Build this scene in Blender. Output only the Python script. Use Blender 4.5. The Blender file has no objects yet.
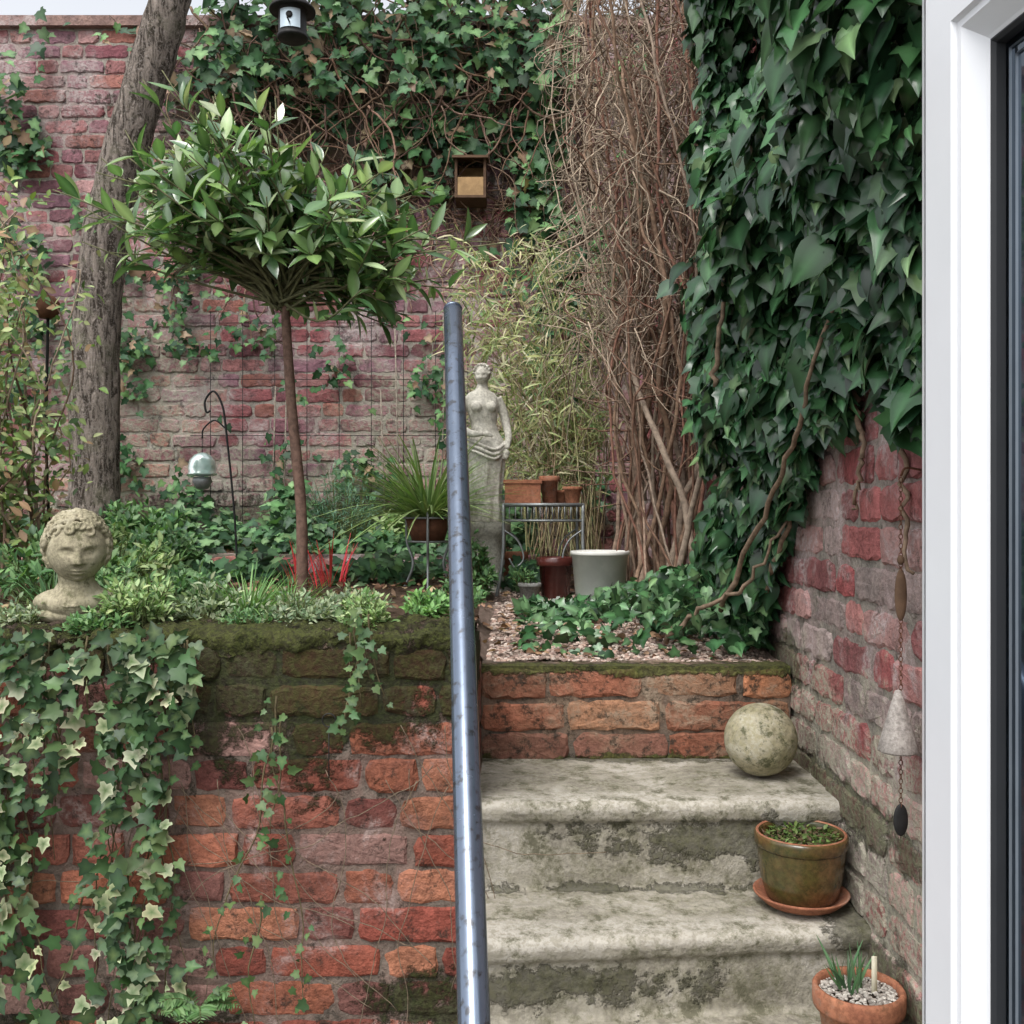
import bpy, bmesh, math, random
import numpy as np
from mathutils import Vector, noise
random.seed(7); rng=np.random.default_rng(7)
scene=bpy.context.scene
R=random.uniform
# ------------------------------------------------------------ nodes
def newmat(name,rough=0.8,spec=0.3,metal=0.0):
    m=bpy.data.materials.new(name); m.use_nodes=True
    nt=m.node_tree; b=nt.nodes['Principled BSDF']
    b.inputs['Roughness'].default_value=rough
    b.inputs['Specular IOR Level'].default_value=spec
    b.inputs['Metallic'].default_value=metal
    return m,nt,b
def nd(nt,t,ins=None,**props):
    n=nt.nodes.new(t)
    for k,v in props.items(): setattr(n,k,v)
    if ins:
        for k,v in ins.items():
            if isinstance(v,bpy.types.NodeSocket): nt.links.new(v,n.inputs[k])
            else: n.inputs[k].default_value=v
    return n
def c4(c): return (c[0],c[1],c[2],1.0)
def mix(nt,f,a,b,blend='MIX'):
    if isinstance(a,tuple): a=c4(a)
    if isinstance(b,tuple): b=c4(b)
    return nd(nt,'ShaderNodeMix',{0:f,6:a,7:b},data_type='RGBA',blend_type=blend).outputs[2]
def mth(nt,op,a,b=0.0,c=None):
    ins={0:a,1:b}
    if c is not None: ins[2]=c
    return nd(nt,'ShaderNodeMath',ins,operation=op).outputs[0]
def pos(nt): return nd(nt,'ShaderNodeNewGeometry').outputs['Position']
def nz(nt,scale,detail=4,rough=0.6,vec=None,dist=0.0):
    v=vec if vec is not None else pos(nt)
    return nd(nt,'ShaderNodeTexNoise',{'Vector':v,'Scale':scale,'Detail':detail,'Roughness':rough,'Distortion':dist}).outputs['Fac']
def rmp(nt,f,lo,hi,a=0.0,b=1.0):
    return nd(nt,'ShaderNodeMapRange',{0:f,1:lo,2:hi,3:a,4:b},interpolation_type='SMOOTHSTEP').outputs[0]
def bump(nt,b,h,s=0.5,d=0.01):
    n=nd(nt,'ShaderNodeBump',{'Height':h,'Strength':s,'Distance':d})
    nt.links.new(n.outputs[0],b.inputs['Normal'])
def attr(nt,name='Col'): return nd(nt,'ShaderNodeAttribute',attribute_name=name).outputs['Color']
def blobval(nt,blobs):
    p=pos(nt); cur=None
    for c,r in blobs:
        s=nd(nt,'ShaderNodeVectorMath',{0:p,1:c},operation='SUBTRACT').outputs[0]
        d=nd(nt,'ShaderNodeVectorMath',{0:s,1:r},operation='DIVIDE').outputs[0]
        l=nd(nt,'ShaderNodeVectorMath',{0:d},operation='LENGTH').outputs['Value']
        v=mth(nt,'SUBTRACT',1.0,l)
        cur=v if cur is None else mth(nt,'MAXIMUM',cur,v)
    return mth(nt,'MAXIMUM',cur,-1.0)
def stonemat(name,cols,scale=10,rough=0.9,bs=0.5,bd=0.006,useattr=False,spec=0.2,moss=None,mosscol=(0.05,0.07,0.015),pale=None,dark=None,mossn=2.4,mossa=0.9,stain=None):
    m,nt,b=newmat(name,rough,spec)
    n1=nz(nt,scale,6,0.68); n2=nz(nt,scale*7,4,0.7); n3=nz(nt,scale*0.45,6,0.7,dist=0.5)
    base=attr(nt) if useattr else mix(nt,rmp(nt,n1,0.35,0.65),cols[0],cols[1])
    c=mix(nt,rmp(nt,n2,0.3,0.7,0.0,0.85),base,mix(nt,1.0,base,(0.46,0.45,0.45),'MULTIPLY'))
    if useattr:
        c=mix(nt,rmp(nt,n1,0.42,0.7,0,0.7),c,mix(nt,1.0,base,(1.4,1.35,1.35),'MULTIPLY'))
    if stain:   # broad weathering that ignores the joints
        c=mix(nt,rmp(nt,n3,0.40,0.60,0,stain[1]),c,stain[0])
    h=mth(nt,'MULTIPLY_ADD',n2,0.5,n1)
    if pale:
        for (pc,lo,hi,amt,blobs) in pale:
            if blobs: f=rmp(nt,mth(nt,'ADD',blobval(nt,blobs),mth(nt,'MULTIPLY_ADD',n1,2.2,-1.1)),0.0,0.5,0,amt)
            else: f=rmp(nt,n3,lo,hi,0.0,amt)
            f=mth(nt,'MULTIPLY',f,rmp(nt,n2,0.38,0.56,0.15,1.0))
            c=mix(nt,f,c,pc)
    if dark:
        nd_=nz(nt,scale*1.7,7,0.8)
        for (dc,lo,hi,amt) in dark:
            c=mix(nt,rmp(nt,nd_,lo,hi,0,amt),c,dc)
    if moss:
        nm=mth(nt,'MULTIPLY_ADD',nd(nt,'ShaderNodeTexNoise',{'Vector':pos(nt),'Scale':9.0,'Detail':7.0,'Roughness':0.78}).outputs['Fac'],mossn,-0.5*mossn)
        f=rmp(nt,mth(nt,'ADD',blobval(nt,moss),nm),0.05,0.4)
        mc=mix(nt,rmp(nt,n2,0.35,0.65),(mosscol[0]*0.3,mosscol[1]*0.3,mosscol[2]*0.4),mosscol)
        c=mix(nt,mth(nt,'MULTIPLY',f,mossa),c,mc)
        h=mth(nt,'MULTIPLY_ADD',f,0.6,h)
    nt.links.new(c,b.inputs['Base Color'])
    bump(nt,b,h,bs,bd)
    return m
def leafmat(name,rough=0.4,spec=0.5,trans=0.25):
    m,nt,b=newmat(name,rough,spec)
    a=attr(nt)
    nt.links.new(a,b.inputs['Base Color'])
    if trans:
        tr=nd(nt,'ShaderNodeBsdfTranslucent',{'Color':mix(nt,1.0,a,(1.3,1.45,0.75),'MULTIPLY')})
        ms=nd(nt,'ShaderNodeMixShader',{0:trans,1:b.outputs[0],2:tr.outputs[0]})
        nt.links.new(ms.outputs[0],nt.nodes['Material Output'].inputs['Surface'])
    return m
def simple(name,col,rough=0.6,spec=0.4,metal=0.0,var=0.25,scale=30,bs=0.15):
    m,nt,b=newmat(name,rough,spec,metal)
    n=nz(nt,scale,5,0.65)
    c=mix(nt,rmp(nt,n,0.3,0.7,0,1),col,tuple(x*(1-var) for x in col))
    nt.links.new(c,b.inputs['Base Color'])
    if bs: bump(nt,b,n,bs,0.003)
    return m
# ------------------------------------------------------------ mesh builder
class MB:
    def __init__(s): s.V=[];s.F=[];s.C=[];s.M=[];s.n=0
    def add(s,V,F,C,mi=0):
        V=np.asarray(V,float); n=len(V)
        C=np.asarray(C,float)
        if C.ndim==1: C=np.tile(C,(n,1))
        s.V.append(V); s.C.append(C)
        o=s.n
        if isinstance(F,np.ndarray): fl=(F+o).tolist()
        else: fl=[tuple(i+o for i in f) for f in F]
        s.F.extend(fl); s.M.extend([mi]*len(fl)); s.n+=n
    def build(s,name,mats,parent=None,smooth=True):
        me=bpy.data.meshes.new(name)
        V=np.concatenate(s.V); C=np.concatenate(s.C)
        me.from_pydata(V.tolist(),[],s.F)
        for m in mats: me.materials.append(m)
        me.polygons.foreach_set('material_index',s.M)
        me.polygons.foreach_set('use_smooth',[smooth]*len(s.F))
        ca=me.color_attributes.new('Col','FLOAT_COLOR','POINT')
        ca.data.foreach_set('color',np.concatenate([C,np.ones((len(C),1))],1).ravel())
        me.update()
        ob=bpy.data.objects.new(name,me); scene.collection.objects.link(ob)
        if parent: ob.parent=parent
        return ob
def empty(name):
    e=bpy.data.objects.new(name,None); e.empty_display_size=0.1
    scene.collection.objects.link(e); return e
def unit(a): return a/np.maximum(np.linalg.norm(a,axis=-1,keepdims=True),1e-9)
def ivytmpl(pts,cy=0.32):
    o=pts+[(-x,y) for x,y in reversed(pts[1:-1])]
    V=np.array([(0,cy,0.0)]+[(x,y,0.22*abs(x)-0.2*max(0,y-0.4)-(0.05 if abs(x)>0.4 else 0)) for x,y in o])
    F=np.array([(0,i+1,(i+1)%len(o)+1) for i in range(len(o))])
    return (V,F,np.array([1.0]+[0.0]*len(o)))
IVY=ivytmpl([(0.0,-0.02),(0.2,-0.14),(0.43,-0.04),(0.36,0.2),(0.48,0.44),(0.25,0.54),(0.13,0.78),(0.0,1.0)])
def gridleaf(rows,fold=.35,curl=.5,droop=.28):
    V=[];F=[];W=[]
    for (y,w,yo) in rows:
        for k,(sx) in enumerate((-1,-.55,0,.55,1)):
            x=w*sx; yy=y+yo*abs(sx)
            V.append((x,yy,fold*abs(x)-curl*x*x*2-droop*yy*abs(yy))); W.append((0,.12,1,.12,0)[k])
    for i in range(len(rows)-1):
        for k in range(4):
            a=5*i+k; F.append((a,a+1,a+6,a+5))
    return (np.array(V),np.array(F),np.array(W,float))
IVYB=gridleaf([(0.02,.16,-.12),(.10,.36,-.10),(.24,.44,-.02),(.40,.42,.03),(.54,.30,.0),(.70,.21,-.01),(.86,.11,-.01),(1.03,.004,0)])
IVYC=gridleaf([(0.02,.14,-.10),(.10,.30,-.08),(.26,.36,-.02),(.44,.33,.0),(.62,.25,.0),(.80,.14,0),(1.08,.004,0)],.3,.4,.4)
def oval(w,k=5,fold=0.25,droop=0.15,pw=0.85):
    ys=np.linspace(0,1,k+1); V=[];F=[];W=[]
    for i,y in enumerate(ys):
        hw=w*math.sin(math.pi*min(1,max(0,y))**pw)+0.004
        z=-droop*y*y
        V+=[(-hw,y,z+fold*hw),(0,y,z),(hw,y,z+fold*hw)]; W+=[0,1,0]
    for i in range(k):
        a=3*i; F+=[(a,a+1,a+4,a+3),(a+1,a+2,a+5,a+4)]
    return (np.array(V),np.array(F),np.array(W,float))
BAY=oval(0.17,6,0.3,0.14,0.9); SMALL=oval(0.24,4,0.3,0.15); BAMB=oval(0.055,4,0.3,0.35,0.7); BLADE=oval(0.014,7,0.2,0.6,0.5)
ROUND=oval(0.42,4,0.25,0.15)
def leaves(mb,T,P,Nn,Tip,S,C,C2=None,mi=0,wj=0.2):
    V,F,W=T; P=np.asarray(P,float);Nn=np.asarray(Nn,float);Tip=np.asarray(Tip,float);S=np.asarray(S,float)
    n=len(P)
    if n==0: return
    y=unit(Tip); z=unit(Nn-(Nn*y).sum(1,keepdims=True)*y); x=np.cross(y,z)
    sx=S*(1+rng.uniform(-wj,wj,n)); sz=S*rng.uniform(0.2,1.8,n)
    out=P[:,None]+V[None,:,0,None]*(x*sx[:,None])[:,None]+V[None,:,1,None]*(y*S[:,None])[:,None]+V[None,:,2,None]*(z*sz[:,None])[:,None]
    k=len(V)
    if C2 is None: C2=C*1.5
    col=C[:,None]*(1-W[None,:,None])+C2[:,None]*W[None,:,None]
    Fa=(F[None]+(np.arange(n)*k)[:,None,None]).reshape(-1,F.shape[1])
    mb.add(out.reshape(-1,3),Fa,col.reshape(-1,3),mi)
def rcol(n,cols,var=0.25,p=None):
    cols=np.array(cols); i=rng.choice(len(cols),n,p=p)
    return cols[i]*(1+rng.uniform(-var,var,(n,1)))*(1+rng.uniform(-0.07,0.07,(n,3)))
def tube(mb,pts,rad,sides=6,col=(0.2,0.15,0.1),mi=0,jit=0.0,caps=True):
    pts=np.asarray(pts,float); n=len(pts)
    rad=np.asarray(rad,float)*np.ones(n)
    t=np.gradient(pts,axis=0); t=unit(t)
    ref=np.array([0,0,1.0]) if abs(t[0][2])<0.9 else np.array([1.0,0,0])
    u=unit(np.cross(t[0],ref)); V=[]
    a=np.arange(sides)/sides*2*math.pi
    for i in range(n):
        u=unit(u-np.dot(u,t[i])*t[i]); v=np.cross(t[i],u)
        r=rad[i]*(1+(rng.uniform(-jit,jit,sides) if jit else 0))
        V.append(pts[i]+(np.cos(a)*r)[:,None]*u+(np.sin(a)*r)[:,None]*v)
    V=np.concatenate(V); F=[]
    for i in range(n-1):
        for j in range(sides):
            k=(j+1)%sides; F.append((i*sides+j,i*sides+k,(i+1)*sides+k,(i+1)*sides+j))
    if caps: F.append(tuple(reversed(range(sides)))); F.append(tuple((n-1)*sides+j for j in range(sides)))
    mb.add(V,F,col,mi)
def spline(ctrl,n=20):
    c=np.asarray(ctrl,float); k=len(c); out=[]
    P=np.vstack([2*c[0]-c[1],c,2*c[-1]-c[-2]])
    for s in np.linspace(0,k-1-1e-6,n):
        i=int(s); t=s-i; p0,p1,p2,p3=P[i],P[i+1],P[i+2],P[i+3]
        out.append(0.5*((2*p1)+(-p0+p2)*t+(2*p0-5*p1+4*p2-p3)*t*t+(-p0+3*p1-3*p2+p3)*t**3))
    return np.array(out)
def box(mb,a,b,col,mi=0):
    x0,y0,z0=a;x1,y1,z1=b
    V=[(x0,y0,z0),(x1,y0,z0),(x1,y1,z0),(x0,y1,z0),(x0,y0,z1),(x1,y0,z1),(x1,y1,z1),(x0,y1,z1)]
    mb.add(V,[(3,2,1,0),(4,5,6,7),(0,1,5,4),(1,2,6,5),(2,3,7,6),(3,0,4,7)],col,mi)
def lathe(mb,c,prof,seg=40,col=(0.4,0.2,0.1),mi=0,sx=1,sy=1,fn=None):
    a=np.arange(seg)/seg*2*math.pi; V=[];F=[]
    for r,z in prof:
        for t in a:
            rr=r*(fn(t,z) if fn else 1)
            V.append((c[0]+rr*math.cos(t)*sx,c[1]+rr*math.sin(t)*sy,c[2]+z))
    for i in range(len(prof)-1):
        for j in range(seg):
            k=(j+1)%seg; F.append((i*seg+j,i*seg+k,(i+1)*seg+k,(i+1)*seg+j))
    mb.add(V,F,col,mi)
def ellip(mb,c,r,col=(0.5,0.5,0.5),mi=0,su=16,sv=10,fn=None,post=None):
    V=[];F=[]
    for i in range(sv+1):
        ph=math.pi*i/sv
        for j in range(su):
            th=2*math.pi*j/su
            V.append((math.sin(ph)*math.cos(th),math.sin(ph)*math.sin(th),math.cos(ph)))
    V=np.array(V)*np.array(r)
    if fn: V=fn(V)
    V=V+np.array(c)
    if post: V=post(V)
    for i in range(sv):
        for j in range(su):
            k=(j+1)%su; F.append((i*su+j,(i+1)*su+j,(i+1)*su+k,i*su+k))
    mb.add(V,F,col,mi)
# ------------------------------------------------------------ world & light
w=bpy.data.worlds.new("World"); scene.world=w; w.use_nodes=True
nt=w.node_tree; bg=nt.nodes['Background']
EL=math.radians(58); AZ=math.radians(205)
sky=nt.nodes.new('ShaderNodeTexSky'); sky.sky_type='NISHITA'; sky.sun_disc=False
sky.sun_elevation=EL; sky.sun_rotation=AZ; sky.dust_density=4.0; sky.air_density=1.0
hs=nd(nt,'ShaderNodeHueSaturation',{'Saturation':0.2,'Value':2.1,'Color':sky.outputs[0]})
nt.links.new(hs.outputs[0],bg.inputs[0]); bg.inputs[1].default_value=0.15
sl=bpy.data.lights.new('sun','SUN'); sl.energy=1.4; sl.angle=math.radians(25); sl.color=(1.0,0.96,0.92)
so=bpy.data.objects.new('sun',sl); scene.collection.objects.link(so)
d=Vector((math.sin(AZ)*math.cos(EL),math.cos(AZ)*math.cos(EL),math.sin(EL)))
so.rotation_euler=d.to_track_quat('Z','Y').to_euler()
cam=bpy.data.cameras.new('camera'); co=bpy.data.objects.new('camera',cam); scene.collection.objects.link(co)
co.location=(0,0,0); co.rotation_euler=(math.radians(90),0,0)
cam.sensor_width=36; cam.lens=36*1000/1024; cam.clip_start=0.02; cam.clip_end=2000
scene.camera=co
scene.view_settings.view_transform='Standard'; scene.view_settings.look='None'; scene.view_settings.exposure=0
# ------------------------------------------------------------ brick walls
def brickwall(mb,O,u,n,u0,u1,z0,z1,cols,mort,flem=True,thick=0.22,jit=0.002,probs=None):
    O=np.array(O,float);u=np.array(u,float);n=np.array(n,float);Z=np.array([0,0,1.0])
    def W(a,z,dn): return O+u*a+Z*z+n*dn
    a0,a1=u0,u1
    V=[W(a0,z0,-0.007),W(a1,z0,-0.007),W(a1,z1,-0.007),W(a0,z1,-0.007),W(a0,z0,-thick),W(a1,z0,-thick),W(a1,z1,-thick),W(a0,z1,-thick)]
    mb.add(V,[(0,1,2,3),(5,4,7,6),(3,2,6,7),(4,5,1,0),(4,0,3,7),(1,5,6,2)],mort,0)
    cols=np.array(cols)
    z=z1-0.0745+0.001
    while z>z0-0.08:
        a=u0-R(0.0,0.22); k=random.randint(0,1)
        while a<u1:
            L=(0.217 if (k%2==0 or not flem) else 0.103); k+=1
            if flem and random.random()<0.15: k+=1
            aa=max(a,u0); bb=min(a+L,u1)
            if bb-aa>0.03:
                zz0=max(z+R(-.003,.003),z0); zz1=min(z+0.064+R(-.004,.003),z1)
                if zz1-zz0>0.02:
                    nx=max(2,int((bb-aa)/0.022))
                    ring=[(aa+(bb-aa)*i/nx,zz0) for i in range(nx)]+[(bb,zz0),(bb,zz0+(zz1-zz0)*.33),(bb,zz0+(zz1-zz0)*.66)]+[(bb-(bb-aa)*i/nx,zz1) for i in range(nx)]+[(aa,zz1),(aa,zz0+(zz1-zz0)*.66),(aa,zz0+(zz1-zz0)*.33)]
                    m=len(ring); cx=(aa+bb)/2; cz=(zz0+zz1)/2
                    dn=R(-0.005,0.002); tl=R(-0.003,0.003)
                    o1=[];o2=[];o3=[]
                    for (p,q) in ring:
                        corner=abs(p-cx)>(bb-aa)/2-0.006 and abs(q-cz)>(zz1-zz0)/2-.006
                        jp=R(-jit,jit);jq=R(-jit,jit)
                        if corner: jp+=np.sign(cx-p)*R(0.001,.008); jq+=np.sign(cz-q)*R(0.001,.007)
                        ins=R(0.002,0.010)
                        sx=np.sign(cx-p)*min(ins,abs(cx-p)); sz=np.sign(cz-q)*min(ins,abs(cz-q))
                        dd=dn+tl*(p-cx)/0.1
                        o1.append(W(p+jp+sx,q+jq+sz,dd+R(-.0015,.001)))
                        o2.append(W(p+jp,q+jq,min(dd,-.001)-R(0.001,0.006)))
                        o3.append(W(p+jp,q+jq,-0.02))
                    c=W(cx,cz,dn+R(-.001,.002))
                    F=[(3*m,i,(i+1)%m) for i in range(m)]
                    for i in range(m):
                        j=(i+1)%m
                        F+=[(i,m+i,m+j,j),(m+i,2*m+i,2*m+j,m+j)]
                    cc=cols[rng.choice(len(cols),p=probs)]*R(0.7,1.25)
                    mb.add(o1+o2+o3+[c],F,cc,0)
            a+=L+R(0.007,0.013)
        z-=0.0748
X0=-0.072
redC=[(0.28,0.085,0.055),(0.33,0.12,0.07),(0.25,0.07,0.05),(0.17,0.06,0.05),(0.34,0.145,0.085),(0.34,0.21,0.18),(0.22,0.10,0.085),(0.31,0.11,0.075)]
m_ret=stonemat('retaining_brick',None,13,0.88,1.0,0.012,useattr=True,stain=((0.22,0.10,0.08),.35),
   pale=[((0.42,0.33,0.30),0.52,0.66,0.65,None)],
   dark=[((0.03,0.026,0.02),0.53,0.66,0.85)],
   moss=[((-0.42,1.98,-0.29),(0.40,0.4,0.27)),((-0.2,1.98,-0.30),(0.28,0.4,0.13)),((-0.9,1.98,-0.25),(0.5,0.4,0.09)),((-0.1,1.98,-1.0),(0.22,0.4,0.08)),((-0.75,1.98,-1.1),(0.5,0.4,0.10))],mosscol=(0.032,0.045,0.012),mossn=3.6)
mb=MB()
mort=(0.17,0.14,0.115)
brickwall(mb,(0,2.0,0),(1,0,0),(0,-1,0),-4.0,X0,-1.5,-0.262,redC,mort,jit=.003)
brickwall(mb,(X0,0,0),(0,1,0),(1,0,0),2.022,2.345,-1.2,-0.262,redC,mort,thick=0.1)
mb.build('retaining_wall',[m_ret],smooth=False)
m_cop=stonemat('mossy_coping',[(0.17,0.125,0.09),(0.07,0.05,0.035)],16,0.95,1.0,0.02,
   dark=[((0.02,0.02,0.012),0.5,0.62,0.9)],
   moss=[((-0.5,2.05,-0.25),(0.6,0.5,0.08)),((-1.8,2.05,-0.25),(0.8,0.5,0.2))],mosscol=(0.075,0.09,0.022),mossn=5,mossa=.85)
def rough_prism(name,prof_fn,xs,mat,amp=0.006,fr=14,parent=None,oct=.4):
    V=[];F=[];pr=[prof_fn(x) for x in xs]; k=len(pr[0])
    for x,p in zip(xs,pr):
        for (y,z) in p:
            q=Vector((x,y,z)); nn=noise.noise_vector(q*fr)*amp+noise.noise_vector(q*fr*4)*amp*oct
            V.append((x,y+nn.y,z+nn.z))
    for i in range(len(xs)-1):
        for j in range(k-1):
            F.append((i*k+j,i*k+j+1,(i+1)*k+j+1,(i+1)*k+j))
    b=MB(); b.add(V,F,(.3,.3,.3)); return b.build(name,[mat],parent)
def resample(pts,st):
    out=[]
    for (a,b) in zip(pts[:-1],pts[1:]):
        L=math.hypot(b[0]-a[0],b[1]-a[1]); n=max(1,int(L/st))
        for i in range(n): out.append((a[0]+(b[0]-a[0])*i/n,a[1]+(b[1]-a[1])*i/n))
    out.append(pts[-1]); return out
cp=resample([(2.006,-0.282),(1.999,-0.265),(2.0,-0.248),(2.02,-0.238),(2.2,-0.236),(2.23,-0.25),(2.24,-0.33)],0.008)
rough_prism('wall_coping',lambda x:cp,np.arange(-3.99,X0+0.001,0.008),m_cop,0.013,18,oct=.8)
pinkC=[(0.34,0.12,0.115),(0.39,0.18,0.165),(0.29,0.085,0.085),(0.41,0.24,0.22),(0.38,0.26,0.24),(0.23,0.09,0.09),(0.34,0.28,0.26)]
m_right=stonemat('right_brick',None,12,0.88,1.0,0.012,useattr=True,stain=((0.33,0.19,0.18),.4),
   pale=[((0.50,0.43,0.42),0.46,0.61,0.7,None),((0.36,0.35,0.27),0,0,0.85,[((0.6,1.9,-0.70),(0.5,0.8,0.42)),((0.6,2.3,-0.5),(0.5,0.5,0.25))])],
   dark=[((0.045,0.04,0.03),0.54,0.67,0.75)],
   moss=[((0.6,2.1,-0.58),(0.3,0.7,0.06)),((0.6,2.5,-0.36),(0.3,0.3,0.08)),((0.6,1.8,-0.85),(0.3,0.5,0.08))],mosscol=(0.09,0.10,0.04),mossa=.7,mossn=3.2)
mb=MB()
brickwall(mb,(0.66,0,0),(0,1,0),(-1,0,0),0.6,5.0,-1.5,2.3,pinkC,(0.25,0.23,0.20),jit=0.004)
mb.build('brick_wall',[m_right],smooth=False)
backC=[(0.32,0.115,0.12),(0.27,0.095,0.10),(0.35,0.16,0.155),(0.21,0.08,0.095),(0.37,0.22,0.21),(0.34,0.15,0.12),(0.26,0.14,0.17),(0.25,0.12,0.14)]
m_back=stonemat('back_brick',None,7,0.9,1.0,0.014,useattr=True,stain=((0.28,0.17,0.175),.5),
   pale=[((0.48,0.43,0.41),0.48,0.63,0.65,None),((0.34,0.35,0.26),0,0,0.6,[((-1.3,5,0.0),(1.6,0.5,0.4)),((-0.3,5,0.3),(0.8,0.5,0.6)),((-1.9,5,.5),(.5,.5,.8))])],
   dark=[((0.055,0.045,0.045),0.52,0.66,0.8)],
   moss=[((-1.2,5,-0.1),(2.2,0.5,0.2)),((-0.7,5,2.0),(1.3,0.5,0.5))],mosscol=(0.08,0.09,0.045),mossa=.7,mossn=3)
mb=MB()
brickwall(mb,(0,5.0,0),(1,0,0),(0,-1,0),-5.0,0.9,-0.5,2.42,backC,(0.35,0.325,0.28),jit=0.004)
box(mb,(-5,4.97,2.42),(0.9,5.25,2.47),(0.3,0.2,0.17))
mb.build('brick_wall',[m_back],smooth=False)
mb=MB(); brickwall(mb,(0,4.0,0),(1,0,0),(0,-1,0),-4.0,0.1,-0.5,-0.17,backC,(0.2,0.18,0.14),thick=0.12,jit=.005)
mb.build('raised_bed_wall',[m_back],smooth=False)
# ------------------------------------------------------------ steps
m_con=stonemat('step_concrete',[(0.37,0.345,0.285),(0.28,0.26,0.205)],10,0.92,1.0,0.008,stain=((0.31,0.29,0.22),.5),
   pale=[((0.48,0.45,0.40),0.46,0.62,0.7,None),((0.50,0.47,0.41),0,0,.7,[((.3,2.02,-.588),(.9,.08,.022)),((.3,1.83,-.775),(.9,.09,.022))])],
   dark=[((0.05,0.046,0.034),0.545,0.61,0.8),((0.15,0.145,0.09),0.47,0.56,0.5)],
   moss=[((0.3,2.36,-0.585),(0.6,0.04,0.03)),((0.3,2.04,-0.77),(0.6,0.03,0.02)),((0.65,1.9,-0.77),(0.06,0.4,0.05)),((.5,2.03,-.67),(.35,.03,.06)),((.3,1.81,-.86),(.5,.03,.04))],mosscol=(0.075,0.075,0.038),mossa=.7,mossn=5)
prof=[(2.36,-0.580),(2.05,-0.584),(2.022,-0.586),(2.014,-0.592),(2.012,-0.603),(2.016,-0.622),(2.027,-0.632),(2.03,-0.755),(2.028,-0.766),(1.825,-0.770),(1.801,-0.772),(1.791,-0.779),(1.789,-0.792),(1.793,-0.810),(1.803,-0.820),(1.806,-0.915),(1.800,-0.925),(1.56,-0.928),(1.54,-0.94),(1.54,-1.1),(1.3,-1.11),(1.29,-1.3),(1.05,-1.31),(1.04,-1.51)]
pr=resample(prof,0.006)
def stp(x):
    t=(x-X0)/(0.66-X0)
    return [(y+0.06*t*min(1,max(0,(2.03-y)/0.2)),z) for y,z in pr]
stairs=empty('garden_steps')
rough_prism('concrete_steps',stp,np.linspace(X0,0.668,120),m_con,0.0022,11,parent=stairs,oct=.55)
mb=MB(); V=[(X0,y,z) for y,z in prof]+[(X0,2.36,-1.51)]
mb.add(V,[tuple(range(len(V)))],(0.3,0.3,0.3)); mb.build('step_cheek',[m_con],stairs,False)
orC=[(0.35,0.155,0.08),(0.29,0.115,0.07),(0.36,0.19,0.11),(0.23,0.11,0.08)]
m_top=stonemat('step_brick',None,13,0.88,1.0,0.010,useattr=True,stain=((0.26,.15,.095),.45),
   pale=[((0.36,0.30,0.22),0.5,0.64,0.55,None)],dark=[((0.03,0.027,0.02),0.50,0.62,0.9)],
   moss=[((0.05,2.34,-0.365),(0.45,0.1,0.02)),((0.5,2.34,-0.37),(0.4,0.1,0.015)),((0.3,2.34,-0.585),(0.6,0.06,0.02))],mosscol=(0.10,0.11,0.03),mossn=5)
mb=MB(); brickwall(mb,(0,2.35,0),(1,0,0),(0,-1,0),X0,0.656,-0.587,-0.363,orC,(0.12,0.10,0.08),flem=False,thick=0.1,jit=0.004)
mb.build('brick_riser',[m_top],stairs,False)
# ------------------------------------------------------------ ground
def hgt(x,y):
    t=min(1,max(0,(x+0.16)/0.1))
    r=-0.375+0.07*(y-2.4); l=-0.255+0.0*(y-2)
    z=l*(1-t)+r*t
    if y>4.02: z=max(z,-0.19+0.06*(y-4)) if x<0.15 else z
    return z+noise.noise(Vector((x*5,y*5,0)))*0.014+noise.noise(Vector((x*20,y*20,3)))*0.006
m_soil=stonemat('soil',[(0.085,0.055,0.035),(0.15,0.10,0.07)],25,1.0,1.0,0.02)
m_grav=stonemat('gravel_base',[(0.30,0.22,0.18),(0.20,0.15,0.12)],60,0.95,0.9,0.01)
mb=MB(); xs=np.linspace(-4,0.655,220); ys=np.linspace(2.1,4.99,130)
V=[(x,y,hgt(x,y) if (x<X0 or y>2.44) else -0.60) for x in xs for y in ys]; ny=len(ys)
F=[(i*ny+j,(i+1)*ny+j,(i+1)*ny+j+1,i*ny+j+1) for i in range(len(xs)-1) for j in range(ny-1)]
mb.add(V,F,(0.1,0.07,0.05)); mb.build('garden_soil',[m_soil])
mb=MB(); mb.add([(-400,-400,-1.5),(400,-400,-1.5),(400,400,-1.5),(-400,400,-1.5)],[(0,1,2,3)],(0.2,0.2,0.2))
mb.build('ground',[stonemat('paving',[(0.22,0.21,0.19),(0.15,0.14,0.13)],3,0.9)],smooth=False)
mb=MB(); xs=np.linspace(-0.1,0.655,60); ys=np.linspace(2.44,3.6,90); ny=len(ys)
V=[(x,y,hgt(x,y)+0.008) for x in xs for y in ys]
F=[(i*ny+j,(i+1)*ny+j,(i+1)*ny+j+1,i*ny+j+1) for i in range(len(xs)-1) for j in range(ny-1)]
mb.add(V,F,(0.2,0.2,0.2))
t=(1+5**.5)/2
ICO=unit(np.array([(-1,t,0),(1,t,0),(-1,-t,0),(1,-t,0),(0,-1,t),(0,1,t),(0,-1,-t),(0,1,-t),(t,0,-1),(t,0,1),(-t,0,-1),(-t,0,1)],float))
ICF=np.array([(0,11,5),(0,5,1),(0,1,7),(0,7,10),(0,10,11),(1,5,9),(5,11,4),(11,10,2),(10,7,6),(7,1,8),(3,9,4),(3,4,2),(3,2,6),(3,6,8),(3,8,9),(4,9,5),(2,4,11),(6,2,10),(8,6,7),(9,8,1)])
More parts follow.
